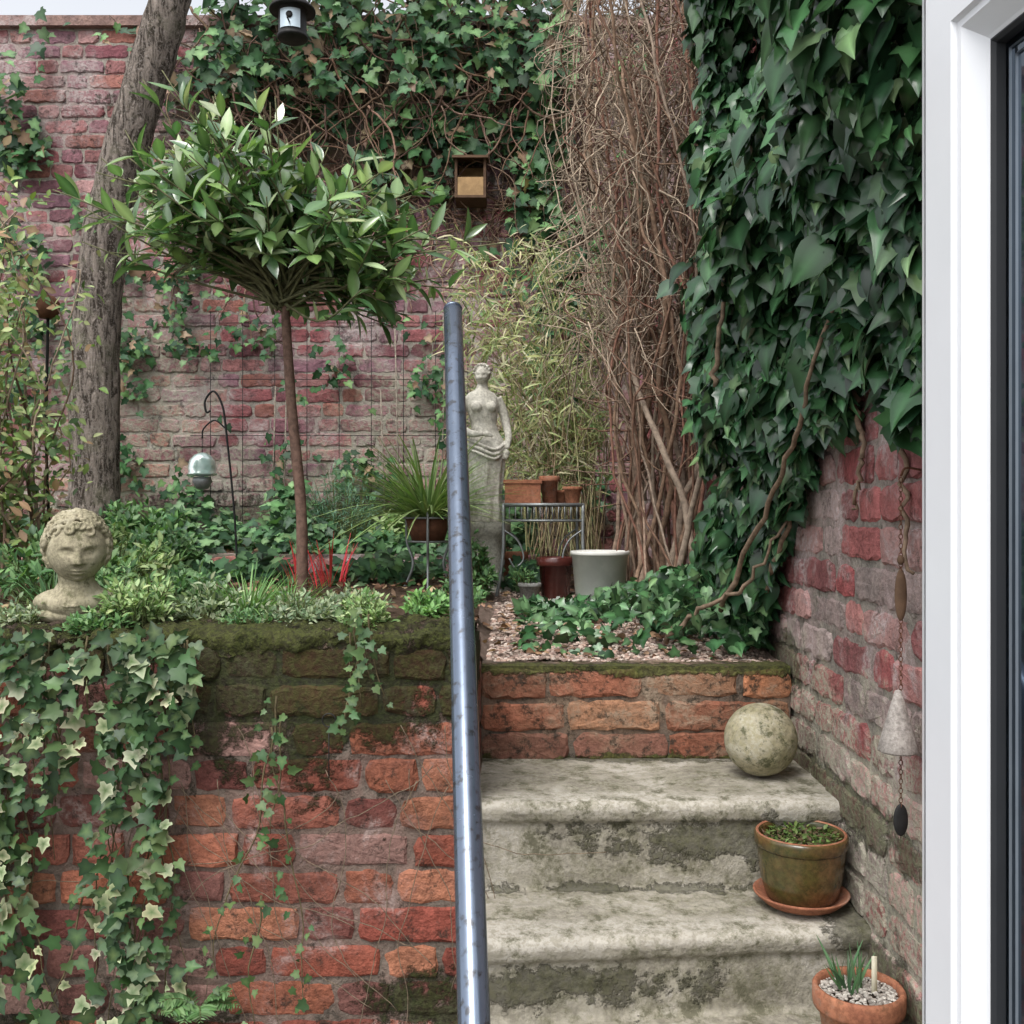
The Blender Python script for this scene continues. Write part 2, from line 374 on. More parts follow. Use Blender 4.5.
def pebbles(mb,n,fn,s0,s1,cols,mi=0):
    for i in range(n):
        p=fn(); s=R(s0,s1); sc=np.array([R(.7,1.3),R(.7,1.3),R(.45,.8)])*s
        V=ICO*sc*(1+rng.uniform(-.15,.15,(12,1)))
        a=R(0,6.28); V=V@np.array([[math.cos(a),math.sin(a),0],[-math.sin(a),math.cos(a),0],[0,0,1]])
        mb.add(V+np.array(p),ICF,np.array(random.choice(cols))*R(.7,1.2),mi)
m_peb,nt,b=newmat('pebble',0.8,0.3); nt.links.new(attr(nt),b.inputs['Base Color'])
def gp():
    x=R(-0.06,0.64); y=2.43+1.1*random.random()**1.5
    return (x,y,hgt(x,y)+0.01)
pebbles(mb,5500,gp,0.003,0.009,[(0.46,0.36,0.30),(0.38,0.26,0.21),(0.52,0.44,0.38),(0.28,0.2,0.17),(0.2,0.15,0.12)],1)
mb.build('gravel',[m_grav,m_peb],smooth=False)
m_leafdry=leafmat('dry_leaf',0.8,0.2,0.1)
mb=MB(); n=2800
P=[(lambda x,y:(x,y,hgt(x,y)+R(0.004,0.02)))(R(-2.6,0.62),R(2.5,4.95)) for _ in range(n)]
P+=[(lambda x,y:(x,y,hgt(x,y)+R(0.012,0.022)))(R(-0.05,0.62),R(2.45,3.2)) for _ in range(160)]
n=len(P)
leaves(mb,ROUND,P,unit(np.array([0,0,1.0])+rng.normal(0,.4,(n,3))),rng.normal(0,1,(n,3))*[1,1,.2],rng.uniform(.012,.03,n),rcol(n,[(0.22,0.13,0.08),(0.30,0.2,0.13),(0.14,0.08,0.05)]))
mb.build('leaf_litter',[m_leafdry])
# ------------------------------------------------------------ handrail
m_rail,nt,b=newmat('rail_metal',0.22,0.6,0.7)
nn=nz(nt,60,5); c=mix(nt,rmp(nt,nn,0.52,0.68),(0.15,0.185,0.245),(0.085,0.09,0.10))
nt.links.new(c,b.inputs['Base Color']); nt.links.new(rmp(nt,nz(nt,25,5),0.3,0.7,0.12,0.28),b.inputs['Roughness'])
bump(nt,b,nz(nt,12,2),0.1,0.004)
rail=empty('handrail'); mb=MB()
A=np.array([-0.033,1.10,-0.86]); B=np.array([-0.139,2.35,0.475])
tube(mb,[A+(B-A)*s for s in np.linspace(0,1,10)],0.0215,28,mi=0)
dirr=unit(B-A)
tube(mb,[B-dirr*0.004,B+dirr*0.003,B+dirr*0.005],[0.0221,0.0221,0.017],28)
mb.build('rail_tube',[m_rail],rail)
mb=MB(); tube(mb,[A+dirr*0.02,A+[0,0,-0.2],[A[0],A[1],-1.31]],0.016,16)
s=0.62; Q=A+(B-A)*s; tube(mb,[Q,[Q[0]*1.04,2.0,Q[2]-0.06],[Q[0]*1.06,2.06,-0.24]],0.008,10)
mb.build('rail_posts',[m_rail],rail)
# ------------------------------------------------------------ door
m_upvc=simple('white_upvc',(0.68,0.70,0.73),0.22,0.5,0,0.04,5,0.0)
m_rub=simple('black_gasket',(0.02,0.022,0.025),0.6,0.3,0,0.1,20,0)
m_glass,nt,b=newmat('glass',0.03)
tr=nd(nt,'ShaderNodeBsdfTransparent',{'Color':(0.22,0.28,0.33,1)}); gl=nd(nt,'ShaderNodeBsdfGlossy',{'Color':(0.8,0.9,1,1),'Roughness':0.02})
fr=nd(nt,'ShaderNodeFresnel',{'IOR':1.5}); ms=nd(nt,'ShaderNodeMixShader',{0:mth(nt,'ADD',fr.outputs[0],0.05),1:tr.outputs[0],2:gl.outputs[0]})
nt.links.new(ms.outputs[0],nt.nodes['Material Output'].inputs['Surface'])
door=empty('patio_door'); E=np.array([0.463,1.041,0]); tv=unit(np.array([0.102,-1,0])); nv=unit(np.array([-1,-0.102,0]))
L=0.82; zb,zt=-1.48,0.535
def loop(ins,dn): return [E+tv*s+nv*dn+np.array([0,0,z]) for s,z in ((ins,zb+ins),(L-ins,zb+ins),(L-ins,zt-ins),(ins,zt-ins))]
def loft(mb,loops,mi):
    V=[p for l in loops for p in l]; F=[]
    for i in range(len(loops)-1):
        for j in range(4):
            k=(j+1)%4; F.append((i*4+j,i*4+k,(i+1)*4+k,(i+1)*4+j))
    mb.add(V,F,(0.8,0.8,0.8),mi)
mb=MB()
loft(mb,[loop(.1,-.02),loop(.07,-.035),loop(0,-.035),loop(0,.033),loop(.002,.035),loop(.050,.035),loop(.053,.030),loop(.060,.030),loop(.078,.014),loop(.082,.012)],0)
loft(mb,[loop(.082,.013),loop(.084,.0135),loop(.087,.010),loop(.088,.001)],1)
loft(mb,[loop(-0.004,-.03),loop(-0.004,.024),loop(0.002,.024)],1)
loft(mb,[loop(-0.007,.028),loop(-0.007,.034),loop(0.001,.036)],0)
mb.build('door_frame',[m_upvc,m_rub],door,False)
mb=MB(); mb.add(loop(.085,0.0),[(0,1,2,3)],(0,0,0)); mb.build('glass_pane',[m_glass],door,False)
mb=MB(); loft(mb,[loop(.096,.003),loop(.096,-.012),loop(.106,-.012),loop(.106,.003)],0)
mb.build('spacer_bar',[simple('spacer',(0.35,0.40,0.46),0.3,0.5,0.6,0.1,10,0)],door,False)
# ------------------------------------------------------------ stone ball and pots
m_ball=stonemat('ball_stone',[(0.40,0.36,0.24),(0.28,0.26,0.15)],14,0.9,0.8,0.006,pale=[((0.50,0.47,0.37),0.47,0.62,0.7,None)],dark=[((0.06,0.065,0.03),0.51,0.62,0.85)])
mb=MB(); ellip(mb,(0.547,2.20,-0.500),(0.079,0.079,0.079),su=48,sv=32); mb.build('stone_ball',[m_ball])
m_terra=stonemat('terracotta',[(0.42,0.18,0.10),(0.33,0.13,0.075)],14,0.8,0.3,0.003,pale=[((0.5,0.35,0.27),0.5,0.66,0.5,None)],dark=[((0.10,0.07,0.04),0.55,0.68,0.65)])
m_glaze=stonemat('glazed_pot',[(0.08,0.075,0.022),(0.17,0.09,0.035)],9,0.22,0.15,0.003,spec=0.6,dark=[((0.02,0.03,0.01),0.48,0.66,0.8)])
m_potsoil=stonemat('pot_soil',[(0.04,0.03,0.02),(0.09,0.06,0.04)],40,1,1,0.02)
m_leaf=leafmat('leaf_glossy',0.28,0.5,0.10); m_leafm=leafmat('leaf_matte',0.48,0.38,0.22)
m_stem,nt,b=newmat('stem',0.85,0.2); a=attr(nt); n_=nz(nt,60,3); nt.links.new(mix(nt,rmp(nt,n_,.3,.7,0,.8),a,mix(nt,1.0,a,(.4,.4,.4),'MULTIPLY')),b.inputs['Base Color'])
PC=(0.565,1.955,-0.764)
pot=empty('glazed_plant_pot')
mb=MB()
lathe(mb,PC,[(0,0.004),(0.06,0.002),(0.072,0.004),(0.090,0.020),(0.092,0.024),(0.089,0.025),(0.085,0.020),(0.07,0.012),(0,0.012)],48,mi=1)
lathe(mb,PC,[(0.0,0.013),(0.062,0.013),(0.067,0.016),(0.077,0.05),(0.083,0.10),(0.084,0.112)],48,mi=0)
lathe(mb,PC,[(0.0835,0.112),(0.086,0.114),(0.089,0.118),(0.089,0.134),(0.087,0.139),(0.082,0.139),(0.079,0.133),(0.078,0.112)],48,mi=0)
lathe(mb,PC,[(0.0865,0.1385),(0.084,0.141),(0.081,0.1385)],48,mi=1)
lathe(mb,PC,[(0.079,0.118),(0.04,0.122),(0,0.124)],32,mi=2)
mb.build('pot_body',[m_glaze,m_terra,m_potsoil],pot)
mb=MB(); n=700; r=0.07*np.sqrt(rng.random(n)); a=rng.uniform(0,6.28,n)
P=np.stack([PC[0]+r*np.cos(a),PC[1]+r*np.sin(a),PC[2]+0.122+rng.uniform(0,.012,n)],1)
leaves(mb,SMALL,P,rng.normal(0,.5,(n,3))+[0,0,1],rng.normal(0,1,(n,3))*[1,1,.3]+[0,0,.3],rng.uniform(.006,.015,n),rcol(n,[(0.07,0.12,0.03),(0.12,0.17,0.05),(0.1,0.07,0.04)]))
mb.build('moss_plant',[m_leafm],pot)
TC=(0.577,1.665,-0.925)
pot=empty('terracotta_plant_pot'); mb=MB()
lathe(mb,TC,[(0,0),(0.047,0.0),(0.05,0.004),(0.064,0.095),(0.067,0.1),(0.073,0.102),(0.0745,0.108),(0.0745,0.132),(0.071,0.137),(0.066,0.136),(0.064,0.130),(0.062,0.11)],48,mi=0)
lathe(mb,TC,[(0.064,0.120),(0.03,0.123),(0,0.124)],32,mi=1)
def g2():
    r=0.062*random.random()**.5; a=R(0,6.28); return (TC[0]+r*math.cos(a),TC[1]+r*math.sin(a),TC[2]+0.125)
pebbles(mb,520,g2,0.0025,0.005,[(0.40,0.37,0.33),(0.5,0.47,0.42),(0.27,0.24,0.21)],2)
mb.build('pot_body',[m_terra,m_potsoil,m_peb],pot)
mb=MB(); n=20; P=np.array([TC])+[-.015,.01,.122]+rng.normal(0,.011,(n,3))*[1,1,.1]
leaves(mb,oval(0.045,6,0.3,0.2,0.5),P,rng.normal(0,1,(n,3))*[1,1,.1],rng.normal(0,.28,(n,3))*[1,1,.1]+[-.05,0,1],rng.uniform(.045,.085,n),rcol(n,[(0.05,0.11,0.05),(0.08,0.15,0.07)]))
box(mb,(TC[0]+.022,TC[1],TC[2]+.10),(TC[0]+.031,TC[1]+.0015,TC[2]+.185),(0.62,0.58,0.46),0)
mb.build('bulb_leaves',[m_leafm],pot)
# ------------------------------------------------------------ ferns
def fern(name,c,n,Lf,dirb=(0,-.3,0)):
    mb=MB()
    for i in range(n):
        a=R(0,6.28); d=unit(np.array([math.cos(a),math.sin(a),R(.6,1.6)])+np.array(dirb)); L=Lf*R(.7,1.1)
        pts=np.array([np.array(c)+d*L*t+np.array([0,0,-0.5*L*t*t]) for t in np.linspace(0,1,14)])
        tube(mb,pts,np.linspace(.0015,.0005,14),4,(0.12,0.15,0.05),1)
        side=unit(np.cross(d,[0,0,1.0]))
        P=[];T=[];S=[]
        for k in range(2,14):
            t=k/13; w=L*0.32*math.sin(math.pi*min(1,t*.95+.05))**.8
            tg=unit(pts[k]-pts[k-1])
            for sg in (-1,1):
                P.append(pts[k]);T.append(side*sg+tg*.5);S.append(max(w,.006))
        n2=len(P); leaves(mb,oval(.16,4,.2,.2),np.array(P),np.tile([0,-.3,1.0],(n2,1))+rng.normal(0,.2,(n2,3)),np.array(T),np.array(S),rcol(n2,[(0.07,0.14,0.05),(0.11,0.19,0.08)]))
    return mb.build(name,[m_leafm,m_stem])
fern('fern',(-0.61,1.95,-0.97),14,0.11)
fern('fern',(0.47,1.68,-0.925),12,0.10)
# ------------------------------------------------------------ ivy on right wall
mb=MB(); P=[];T=[];Nn=[];S=[]
Ys=[1.3,1.56,1.62,1.70,1.78,1.92,2.1,2.23,2.4,2.5,2.8,3.5]; Zl=[.25,.12,.12,.30,.33,.19,.10,.0,-.12,-.3,-.38,-.4]
cnt=0
while cnt<9300:
    y=R(1.3,2.74); z=R(-0.4,2.2)
    if z> y*0.56+0.15: continue
    zl=float(np.interp(y,Ys,Zl))+noise.noise(Vector((y*9,z*3,1)))*0.06
    if z<zl: continue
    nv_=noise.noise(Vector((y*3.2,z*2.4,5)))+0.6*noise.noise(Vector((y*9,z*6,2)))
    e=min(1,(z-zl)/0.5)
    bulk=(0.035+0.13*e)*(1+0.9*nv_)
    if nv_<-0.26 and random.random()<0.9: continue
    dpt=bulk*(1-0.75*random.random()**2)
    P.append((0.66-dpt,y,z)); S.append((.026+.056*random.random()**1.3)*(1 if y<2.3 else .9))
    Nn.append((-1+R(-.7,.7),-0.45+R(-.9,.8),0.5+R(-.9,.8)))
    T.append((-0.3+R(-.5,.5),-.1+R(-1.,1.),-1+R(-.3,.8))); cnt+=1
n=len(P); P=np.array(P);Nn=np.array(Nn);T=np.array(T);S=np.array(S)
C=rcol(n,[(0.014,0.040,0.018),(0.025,0.070,0.027),(0.045,0.108,0.043),(0.11,0.18,0.085)],.38,p=[.36,.34,.22,.08])
i1,i2=int(n*.4),int(n*.72)
for (a_,b_,tm) in ((0,i1,IVYB),(i1,i2,IVYC),(i2,n,IVY)):
    leaves(mb,tm,P[a_:b_],Nn[a_:b_],T[a_:b_],S[a_:b_],C[a_:b_],C[a_:b_]*2.0,wj=.35)
n=1100; P=[]
while len(P)<n:
    x=R(0.02,0.64);y=R(2.46,3.3)
    lim=max(0,0.20*(1-((x-0.6)/0.42)**2)*(1-max(0,(y-2.8))/.6)*min(1,(y-2.42)/.12))
    if x<0.38 and y<2.9 and random.random()<0.75: continue
    P.append((x,y,hgt(x,y)+R(0.01,0.03+lim)))
C=rcol(n,[(0.02,0.055,0.022),(0.04,0.10,0.038),(0.09,0.165,0.075)],.3)
Nn=rng.normal(0,.5,(n,3))+[-.2,-.5,1];T=rng.normal(0,.8,(n,3))+[-.3,-.6,-.2];S=rng.uniform(.022,.052,n);P=np.array(P)
leaves(mb,IVYB,P[:500],Nn[:500],T[:500],S[:500],C[:500],C[:500]*2); leaves(mb,IVY,P[500:],Nn[500:],T[500:],S[500:],C[500:],C[500:]*2)
for ctrl in ([(0.60,2.62,-0.33),(0.62,2.35,-0.12),(0.63,2.2,0.1),(0.60,2.1,0.25),(0.64,1.95,0.4)],
             [(0.52,2.5,-0.25),(0.57,2.25,0.0),(0.57,2.0,0.16),(0.57,1.85,0.32),(0.62,1.7,0.5)],
             [(0.40,2.6,-0.33),(0.47,2.48,-0.24),(0.55,2.36,-0.17),(0.62,2.25,-.02)],
             [(0.47,2.35,0.3),(0.48,2.3,0.42),(0.49,2.25,0.62),(0.56,2.2,0.7)],
             [(0.63,1.7,0.4),(0.645,1.66,0.1),(0.65,1.64,-0.1)],[(0.64,1.9,0.3),(0.65,1.86,0.12),(0.65,1.9,0.0)]):
    p=spline(ctrl,30)+rng.normal(0,.004,(30,3)); tube(mb,p,np.linspace(.007,.003,30),8,(0.25,0.18,0.125),1,.15)
mb.build('ivy',[m_leaf,m_stem])
# ------------------------------------------------------------ variegated ivy on retaining wall
def strands(name,specs,cols,rim,size,wall=1.975,stemc=(0.16,0.13,0.07),pc=None):
    mb=MB();P=[];T=[];Nn=[];S=[]
    for (x,z0,z1) in specs:
        p=np.array([x,wall-0.02,z0]); pts=[p.copy()]; vx=R(-.3,.3)
        while p[2]>z1:
            vx=vx*.85+R(-.25,.25); p=p+np.array([vx*.02,0,-.023]); p[1]=wall-.012-.03*abs(noise.noise(Vector((p[0]*9,x,p[2]*6)))); pts.append(p.copy())
        if len(pts)<3: continue
        tube(mb,pts,np.linspace(.0022,.0009,len(pts)),4,stemc,1)
        for q in pts:
            P.append(q+[R(-.022,.022),-R(0.004,.045),R(-.01,.01)])
            T.append((R(-1.2,1.2),R(-.8,.2),-R(-.3,1.1))); Nn.append((R(-.8,.8),-1,R(-.4,1.3))); S.append(R(*size))
    n=len(P); C=rcol(n,cols,.3,pc); dk=(C[:,0]>.3)[:,None]
    C2=np.where(dk,np.array([[.10,.17,.06]]),rcol(n,rim,.2)*.4+C*.7)
    leaves(mb,IVY,np.array(P),np.array(Nn),np.array(T),np.array(S),C,C2)
    return mb.build(name,[m_leafm,m_stem])
sp=[]
for i in range(19): sp.append((R(-1.08,-0.81),R(-.27,-.22),R(-.75,-.4)))
for i in range(7): sp.append((R(-1.06,-0.96),-.5,R(-1.35,-.9)))
for i in range(16): sp.append((R(-.80,-.60),-.25,R(-.46,-.3)))
for i in range(7): sp.append((R(-.78,-.66),-.26,R(-1.25,-.85)))
for i in range(4): sp.append((R(-.85,-.70),-.7,R(-1.3,-.95)))
for i in range(40): sp.append((R(-2.6,-1.08),-.25,R(-1.3,-.4)))
strands('ivy',sp,[(0.045,0.098,0.036),(0.025,0.060,0.024),(0.095,0.15,0.06),(0.44,0.46,0.29)],[(0.06,0.13,0.04),(0.2,0.28,0.1)],(.018,.042),pc=[.34,.30,.17,.19])
sp=[(R(-.475,-.445),-.4,-.62),(-.46,-.36,-.9),(-.47,-.42,-.97),(-.49,-.75,-1.0)]+[(R(-.33,-.28),-.2,R(-.42,-.3)) for _ in range(5)]
strands('ivy',sp,[(0.045,0.10,0.036),(0.09,0.15,0.055)],[(0.05,0.12,0.04),(0.2,0.28,0.1)],(.012,.026))
mb=MB()
for i in range(22):
    x=R(-.75,-.12); p=np.array([x,1.985,R(-.42,-.6)]); pts=[p]; a=R(-2.4,-.8)
    for k in range(30):
        a+=R(-.25,.25); p=p+np.array([math.cos(a),0,math.sin(a)])*.018; pts.append(p)
    tube(mb,pts,.0009,4,(0.22,0.17,0.12))
mb.build('dry_tendrils',[m_stem])
# ------------------------------------------------------------ ivy on back wall
mb=MB();P=[];T=[];Nn=[];S=[]
def dens(x,z):
    d=0
    if -1.5<x<0.3 and z>1.8: d=max(d,min(1,(z-1.77)/.5)*.85)
    def bl(cx,cz,rx,rz,a=1): return a*max(0,1.3-math.hypot((x-cx)/rx,(z-cz)/rz)*1.3)
    d=max(d,bl(-1.3,2.2,.35,.4,.9),bl(-.4,1.9,.6,.4,.75),bl(.12,1.9,.2,1.0),bl(-1.9,0.85,.18,.5,.6),bl(-1.65,1.05,.15,.3,.5),
          bl(-1.55,.8,.15,.1,.8),bl(-2.5,1.9,.25,.3,.8),bl(.3,1.0,.3,.8,.9),bl(-.8,.2,.25,.18,.8),bl(-2.0,.3,.25,.25,.6),bl(-2.4,.9,.25,.5,.6))
    return d
while len(P)<4400:
    x=R(-2.9,.66);z=R(-.1,2.85)
    if random.random()>dens(x,z)+.8*noise.noise(Vector((x*4,z*4,9)))-.05: continue
    if z>2.42 and z>2.62+.25*noise.noise(Vector((x*4,3,1))): continue
    if -.31<x<-.09 and 1.48<z<1.74: continue
    P.append((x,5.0-R(.01,.18)*(1.6 if z>2 else .7),z)); S.append(R(.035,.08) if z>1.2 else R(.03,.055))
    Nn.append((R(-.7,.7),-1,R(-.3,1.2))); T.append((R(-1.1,1.1),R(-.6,.2),-1+R(-.2,1.1)))
n=len(P); C=rcol(n,[(0.02,0.06,0.025),(0.045,0.115,0.042),(0.12,0.22,0.085),(0.24,0.17,0.11)],.35,p=[.32,.35,.24,.09])
leaves(mb,IVY,np.array(P),np.array(Nn),np.array(T),np.array(S),C,C*1.7)
for i in range(450):
    x=R(-1.55,.4); z=R(1.45,2.6); p=np.array([x,4.975-R(0,.2)*(z>1.9),z]); a=R(-2.3,-.8) if random.random()<.6 else R(-3.1,0); pts=[p]
    for k in range(random.randint(10,28)):
        a+=R(-.4,.4); p=p+np.array([math.cos(a)*.03,R(-.006,.008),math.sin(a)*.03])
        p[1]=min(p[1],4.985); pts.append(p)
    tube(mb,pts,np.linspace(R(.003,.008),.0018,len(pts)),4,rcol(1,[(0.36,0.25,0.18),(0.25,0.16,0.11),(0.17,0.11,0.08)])[0],1)
mb.build('ivy',[m_leafm,m_stem])
# ------------------------------------------------------------ big tree
def barkmat(name,c1,c2):
    m,nt,b=newmat(name,.95,.15)
    mp=nd(nt,'ShaderNodeMapping',{'Vector':pos(nt),'Scale':(1,1,.25)}).outputs[0]
    n1=nz(nt,42,6,.75,vec=mp,dist=.8); n2=nz(nt,9,4,.6); n3=nz(nt,110,3,.7)
    c=mix(nt,rmp(nt,n1,.42,.56),c1,c2); c=mix(nt,rmp(nt,n2,.5,.7,0,.5),c,(0.20,0.20,0.13)); c=mix(nt,rmp(nt,n3,.5,.66,0,.6),c,(0.46,0.41,0.37))
    nt.links.new(c,b.inputs['Base Color']); bump(nt,b,n1,1.0,.05); return m
m_bark=barkmat('bark',(0.06,0.048,0.038),(0.33,0.28,0.24))
tree=empty('tree'); mb=MB()
p=spline([(-1.80,4.3,-.3),(-1.79,4.3,-.12),(-1.795,4.3,.5),(-1.76,4.3,1.1),(-1.64,4.28,1.6),(-1.46,4.25,2.15),(-1.33,4.2,2.7),(-1.2,4.2,3.3)],60)
rad=np.interp(np.linspace(0,1,60),[0,.06,.3,.6,1],[.135,.108,.098,.088,.07])
tube(mb,p,rad,26,(0.2,0.17,0.13),0,.06)
def limb(c,r0,r1,s=10,j=.03):
    q=spline(c,24); tube(mb,q,np.linspace(r0,r1,24),s,(0.2,.17,.13),0,j)
limb([(-1.2,4.2,3.2),(-0.9,4.1,3.6),(-.5,4.0,4.2)],.06,.02); limb([(-1.25,4.2,3.1),(-1.6,4.3,3.7),(-1.9,4.5,4.4)],.055,.02)
limb([(-1.45,4.24,2.3),(-1.1,3.9,2.5),(-.79,3.6,2.42),(-.4,3.4,2.6)],.035,.01)
for i in range(40):
    b0=np.array([R(-2,0),R(3.6,4.6),R(3,4.2)]); limb([b0,b0+rng.normal(0,.2,3),b0+rng.normal(0,.35,3)+[0,0,.2]],.01,.003,5)
mb.build('trunk',[m_bark],tree)
# ------------------------------------------------------------ bay tree
bay=empty('bay_tree'); mb=MB()
p=spline([(-.630,3.0,-.27),(-.632,3.0,0),(-.66,3.0,.3),(-.675,3.0,.52),(-.685,3.0,.68)],30)
tube(mb,p,np.linspace(.018,.013,30),12,(0.17,0.105,0.08),0,.06)
top=np.array([-.685,3.0,.63]); P=[];T=[];Nn=[];S=[]
for i in range(240):
    while True:
        q=rng.uniform(-1,1,3)
        r=np.linalg.norm(q)
        if .25<r<1 and q[2]>-.75: break
    lump=.92+.55*noise.noise(Vector(q*2.4+np.array([3,1,0])))
    e=np.array([-.735,3.0,.90])+q*np.array([.63,.46,.30])*lump
    e[2]-=.12*q[0]
    if abs(q[0])>.45: e[2]-=.03
    mid=top+(e-top)*.5+np.array([0,0,.035])
    br=spline([top+rng.normal(0,.012,3)+[0,0,R(-.02,.12)],mid+rng.normal(0,.03,3),e],10)
    tube(mb,br,np.linspace(.0050,.0018,10),5,(0.17,0.17,0.09),0)
    dr=unit(br[-1]-br[-3]+np.array([0,0,.02]))
    for k in range(random.randint(7,12)):
        t=R(.5,1.0); idx=int(t*9)
        o=unit(np.cross(dr,rng.normal(0,1,3)))
        P.append(br[idx]); T.append(dr*R(.2,1.0)+o*R(.5,1.1)+np.array([0,0,R(-.2,.25)])); Nn.append(dr*.5-o*.4+np.array([R(-.5,.5),-.5+R(-.4,.4),.9])); S.append(R(.055,.11))
n=len(P); C=rcol(n,[(0.055,0.12,0.045),(0.10,0.18,0.07),(0.17,0.27,0.10),(0.32,0.40,0.22)],.25,p=[.26,.32,.25,.17])
mb.build('trunk_and_twigs',[m_stem],bay)
mb=MB(); leaves(mb,BAY,np.array(P),np.array(Nn),np.array(T),np.array(S),C,C*1.5)
mb.build('crown',[leafmat('bay_leaf',.20,1.0,.22)],bay)
# ------------------------------------------------------------ woody climber in corner
mb=MB()
def walk(p,tgt,n,amp,r0,r1,col,sides=6,xl=-9):
    p=np.array(p,float); tgt=np.array(tgt,float); pts=[p.copy()]; off=np.zeros(3); v=np.zeros(3)
    for k in range(1,n+1):
        v=v*.8+rng.normal(0,amp,3)*[1,1,.4]; off+=v
        e=math.sin(math.pi*k/n)**.5
        q=p+(tgt-p)*k/n+off*e; q[0]=max(min(q[0],.63),xl+.02*math.sin(k)); pts.append(q)
    tube(mb,pts,np.linspace(r0,r1,len(pts)),sides,col,0,.12); return np.array(pts)
wc=[(0.31,0.205,0.14),(0.38,0.27,0.20),(0.22,0.13,0.09),(0.27,0.14,0.10),(0.36,0.28,0.215)]
for i in range(46):
    b0=(R(.34,.60),R(3.0,3.6),-.31); t=(R(.34,.66),R(3.0,3.7),R(1.2,2.2))
    pt=walk(b0,t,34,.009,.004+.011*random.random()**1.8,R(.002,.005),random.choice(wc),7,.25)
    for k in range(6):
        j=random.randint(6,32); q=pt[j]; walk(q,q+np.array([R(-.25,.2),R(-.2,.2),R(-.1,.5)]),14,.010,.0032,.001,random.choice(wc),4,.18)
for i in range(1050):
    z=R(.5,2.3); q=np.array([R(.22,.66),R(3.0,3.8),z])
    walk(q,q+np.array([R(-.27,.22),R(-.15,.15),R(-.45,.2)]),8,.012,R(.0012,.0036),.0008,np.array((0.54,0.43,0.32))*R(.3,1.2),4,.1)
for i in range(14):
    walk((R(.42,.55),3.4,R(.0,.5)),(R(.2,.35),R(3.3,3.9),R(1.6,2.3)),20,.009,.005,.0015,(0.44,.35,.26),5,.12)
mb.build('woody_climber',[m_stem])
# ------------------------------------------------------------ bamboo like shrub
mb=MB();P=[];T=[];Nn=[];S=[]
for i in range(95):
    b0=np.array([R(.04,.38),R(3.85,4.2),-.22]); e=np.array([R(-.22,.38),R(3.85,4.3),R(.2,1.1)])
    br=spline([b0,(b0+e)/2+[.04,0,.12],e,e+[R(-.15,.1),R(-.05,.1),-R(0,.1)]],20)
    tube(mb,br,np.linspace(.003,.001,20),4,rcol(1,[(0.45,0.42,0.22),(0.38,0.30,0.18)])[0],1)
    for k in range(36):
        q=br[random.randint(5,19)]; P.append(q+rng.normal(0,.028,3)); T.append((R(-1,.8),R(-.7,.5),R(-1,.5))); Nn.append((R(-.6,.6),-.6,R(0,1))); S.append(R(.035,.085))
n=len(P); C=rcol(n,[(0.24,0.29,0.11),(0.37,0.39,0.18),(0.14,0.19,0.075),(0.44,0.41,0.26)],.25)
leaves(mb,BAMB,np.array(P),np.array(Nn),np.array(T),np.array(S),C,C*1.2)
mb.build('bamboo',[m_leafm,m_stem])
# ------------------------------------------------------------ left shrub
mb=MB();P=[];T=[];Nn=[];S=[]
for i in range(60):
    b0=np.array([R(-1.9,-1.42),R(2.8,3.2),-.26]); e=np.array([R(-1.9,-1.38),R(2.7,3.2),R(.2,1.15)])
    pt=walk(b0,e,22,.006,R(.003,.008),.0015,random.choice([(0.25,.17,.12),(0.42,.32,.24)]),5)
    for k in range(85):
        q=pt[random.randint(3,22)]; P.append(q+rng.normal(0,.04,3)); T.append((R(-1,1),R(-1,.5),R(-.8,.6))); Nn.append((R(-.6,.6),-.6,R(0,1))); S.append(R(.018,.045))
n=len(P); C=rcol(n,[(0.18,0.26,0.08),(0.32,0.37,0.17),(0.07,0.13,0.045),(0.28,0.19,0.11)],.3,p=[.35,.27,.23,.15])
mb2=MB(); leaves(mb2,SMALL,P,Nn,T,S,C,C*1.3)
sh=empty('climbing_shrub'); mb.build('stems',[m_stem],sh); mb2.build('foliage',[m_leafm],sh)
# ------------------------------------------------------------ low plants
def clump(name,c,rx,ry,rz,n,lpn,ls,cols,tmpl=SMALL,stem=(0.15,.18,.07),hang=0):
    mb=MB();P=[];T=[];Nn=[];S=[]; c=np.array(c,float)
    for i in range(n):
        a=R(0,6.28); rr=random.random()**.5
        e=c+np.array([rx*rr*math.cos(a),ry*rr*math.sin(a),rz*(1-rr*rr*.6)*R(.55,1.15)-hang*rr])
        b0=c+np.array([rx*rr*.5*math.cos(a),ry*rr*.5*math.sin(a),-.01])
        br=spline([b0,(b0+e)/2+[0,0,rz*.15],e],8); tube(mb,br,np.linspace(.0018,.0008,8),4,stem,1)
        for k in range(lpn):
            q=br[min(7,int(R(.3,1.0)*8))]; o=rng.normal(0,1,3); P.append(q+o*.004); T.append(o+np.array([0,0,.5])+unit(e-c)*.6); Nn.append((R(-.4,.4),-.4+R(-.4,.4),1)); S.append(R(*ls))
    n=len(P); C=rcol(n,cols,.3); leaves(mb,tmpl,P,Nn,T,S,C,C*1.4)
    return mb.build(name,[m_leafm,m_stem])
def grass(name,c,n,L,spread,cols,r0=.03,up=1.0,tm=BLADE):
    mb=MB();P=[];T=[];Nn=[];S=[]
    for i in range(n):
        a=R(0,6.28); o=np.array([math.cos(a),math.sin(a),0]); k=spread*random.random()
        P.append(np.array(c)+o*r0*random.random()); T.append(o*k+[0,0,up]); Nn.append(-o+[R(-.3,.3),R(-.3,.3),.5*k+.05]); S.append(L*R(.6,1.1))
    n=len(P); C=rcol(n,cols,.25); leaves(mb,tm,P,Nn,T,S,C,C*1.2); return mb.build(name,[m_leafm])
